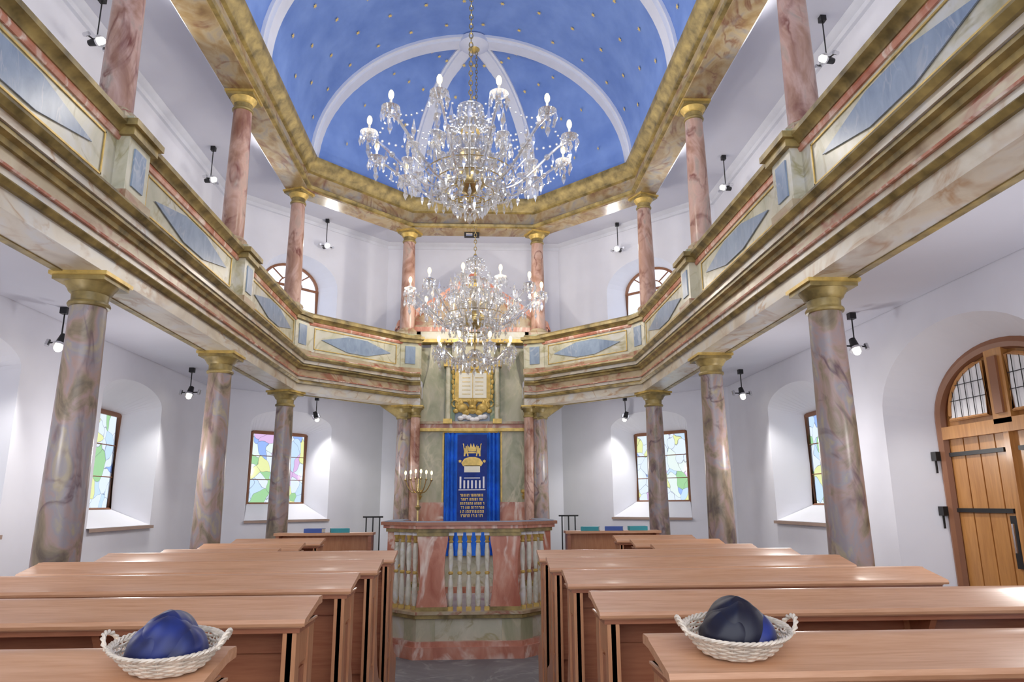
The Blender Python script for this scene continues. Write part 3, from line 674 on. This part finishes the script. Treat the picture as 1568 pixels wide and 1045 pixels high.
# ------------------------------------------------------------------ spotlights
def spot(x,y,zc,tx,ty,tz,hang=.4,e=60):
    mb=MB(); zl=zc-hang
    mb.box(x-.03,x+.03,y-.03,y+.03,zc-.06,zc-.001,'iron'); mb.tube([(x,y,zc-.06),(x,y,zl+.04)],.007,'iron')
    v=Vector((tx-x,ty-y,tz-zl)).normalized()
    mb.tube([Vector((x,y,zl))-v*.08,Vector((x,y,zl))+v*.02],[.03,.042],'iron',12)
    u=v.cross(Vector((0,0,1))).normalized()
    mb.tube([Vector((x,y,zl))-u*.12,Vector((x,y,zl))+u*.12],.008,'iron',6)
    for sg in(-1,1): mb.tube([Vector((x,y,zl))+u*.12*sg-v*.03,Vector((x,y,zl))+u*.12*sg+v*.03],.02,'chrome',8)
    mb.tube([Vector((x,y,zl))+v*.02,Vector((x,y,zl))+v*.045],[.055,.06],'chrome',14)
    mb.ball(tuple(Vector((x,y,zl))+v*.06),.036,.036,'spot',8,6)
    mb.build('pendant_spotlight',loc=(x,y,zc))
    l=bpy.data.lights.new('spot','SPOT'); l.energy=e; l.spot_size=math.radians(100); l.spot_blend=.7; l.shadow_soft_size=.06; l.color=(1,.96,.90)
    o=bpy.data.objects.new('spotlight_beam',l); o.location=Vector((x,y,zl))+v*.12; o.rotation_euler=v.to_track_quat('-Z','Y').to_euler(); S.collection.objects.link(o)
for s in(-1,1):
    for y in (6.3,9.2,2.9): spot(s*3.60,y,3.33,s*3.7,y-1.0,.7,.32,55)
    spot(s*2.56,11.75,3.33,s*1.9,12.2,.9,.32,45)
    spot(s*3.6,9.2,6.46,s*1.5,8.6,6.0,.5,60); spot(s*3.6,6.2,6.46,s*1.5,5.6,6.0,.5,60); spot(s*2.55,11.75,6.46,s*1.5,10.5,6.0,.5,55)

# ------------------------------------------------------------------ baskets with kippot
def basket(cx,cy,cz,tilt,dark,sc):
    T=Matrix.Translation((cx,cy,cz))@Matrix.Rotation(tilt,4,'X')@Matrix.Scale(sc,4)
    mb=MB(); mb.M=T
    rb,rt,H=.085,.135,.062; ex=1.08
    N=26
    def pt(a,z,dr=0):
        u=z/H; r=rb+(rt-rb)*(u**.7)+dr; return (r*ex*math.cos(a),r*.85*math.sin(a),z+.004)
    mb.lathe((0,0,0),[(.005,.0),(rb*.85,0),(rb*.85,.006),(.005,.006)],'wick',24)
    for k in range(N):
        a=2*math.pi*k/N; mb.tube([pt(a,H*i/5) for i in range(6)],.0028,'wick',5)
    for lv in range(9):
        z=.003+lv*H/9; M_=N*4
        mb.tube([pt(2*math.pi*i/M_,z,.0038*math.cos(math.pi*(i/4+lv))) for i in range(M_)],.0036,'wick',5,True)
    for q in range(3): mb.tube([pt(2*math.pi*i/120,H+.004*math.sin(i*.9+q*2.1),.004+.005*math.cos(i*.9+q*2.1)) for i in range(120)],.0042,'wick',5,True)
    for s in(-1,1):
        for q in range(2):
            P=[]
            for i in range(21):
                t=math.pi*i/20; P.append((s*(rt*ex+.004+.02*math.sin(t)+.004*math.cos(i*1.1+q*3.14)),.036*math.cos(t),H+.036*math.sin(t)+.004*math.sin(i*1.1+q*3.14)))
            mb.tube(P,.0045,'wick',6)
    mb.build('wicker_basket',loc=(cx,cy,cz))
    kb=MB(); kb.M=T
    def cap(ox,oy,oz,r,h,rx,ry,mat,seed):
        rnd=random.Random(seed); M0=kb.M.copy(); kb.M=kb.M@Matrix.Translation((ox,oy,oz))@Matrix.Rotation(rx,4,'X')@Matrix.Rotation(ry,4,'Y')
        n=72;m=16;vs=[];fs=[]; ph=rnd.random()*6
        for j in range(m+1):
            t=math.pi/2*j/m
            for i in range(n):
                a=2*math.pi*i/n; st=math.sin(t)
                seam=abs(math.sin(2*a+ph))
                g=1-.10*seam*st*math.cos(t)
                fold=.003*math.sin(3*a+ph+3*t)+.0015*math.sin(7*a-ph+5*t)
                rr=(r*st*g+fold*st) if j else .0005
                z=h*(math.cos(t)**.9)*(1-.05*seam*math.sin(2*t)) if j<m else 0
                vs.append((rr*math.cos(a),rr*math.sin(a),z+.002*math.sin(5*a+ph)*st*st))
        for j in range(m):
            for i in range(n): fs.append((j*n+i,j*n+(i+1)%n,(j+1)*n+(i+1)%n,(j+1)*n+i))
        kb.add(vs,fs,mat); kb.tube([vs[m*n+i] for i in range(n)],.0018,mat,5,True); kb.M=M0
    a,b=('satin2','satin') if dark else ('satin','satin')
    cap(0,.0,.052,.090,.095,0,.08,a,1); cap(-.018,-.008,.050,.086,.082,.14,-.22,a,2); cap(.034,-.008,.048,.078,.075,.10,.36,b,3)
    cap(0,.014,.070,.078,.082,-.08,.10,a,4); cap(-.036,.0,.045,.070,.062,.06,-.38,a,5)
    kb.build('kippot_pile',loc=(cx,cy,cz),ang=50)
tl=math.atan2(.039,.19)
def bz_(zt,D,y): return zt-.006-.039*(D-.07-y)/.19+.002
basket(-.572,1.665,bz_(LZ,1.80,1.665),tl,False,.76)
basket(.728,1.85,bz_(RZt,2.0,1.85),tl,True,.86)

# ------------------------------------------------------------------ light, world, camera
w=bpy.data.worlds.new('daylight'); S.world=w; w.use_nodes=True
w.node_tree.nodes['Background'].inputs[0].default_value=(.88,.92,1,1); w.node_tree.nodes['Background'].inputs[1].default_value=2.7
for s in (-1,1):
    for y in (3.6,7.0): light(s*3.1,y,2.1,21,.1,(1,.965,.94),'aisle_fill')  # added fill lights that brighten walls under the galleries; no real fitting here
    light(s*1.75,11.0,2.2,17,.1,(1,.965,.94),'aisle_fill')  # another added fill, to lift the grey wall beside the ark
yw,p,r,x0,f=.049,.225,-.006,.088,1085.8
cy,sy=math.cos(yw),math.sin(yw);cp,sp=math.cos(p),math.sin(p)
fw=Vector((sy*cp,cy*cp,sp)); rt=Vector((cy,-sy,0)); up=rt.cross(fw)
R2=rt*math.cos(r)+up*math.sin(r); U2=up*math.cos(r)-rt*math.sin(r)
cam=bpy.data.cameras.new('camera'); co=bpy.data.objects.new('camera',cam); S.collection.objects.link(co)
mt=Matrix.Identity(4)
for i in range(3): mt[i][0]=R2[i]; mt[i][1]=U2[i]; mt[i][2]=-fw[i]
mt[0][3],mt[1][3],mt[2][3]=x0,0,1.6
co.matrix_world=mt; cam.sensor_width=36; cam.lens=f/1568*36; cam.clip_start=.02; S.camera=co
S.view_settings.view_transform='Standard'; S.view_settings.look='None'; S.view_settings.exposure=0
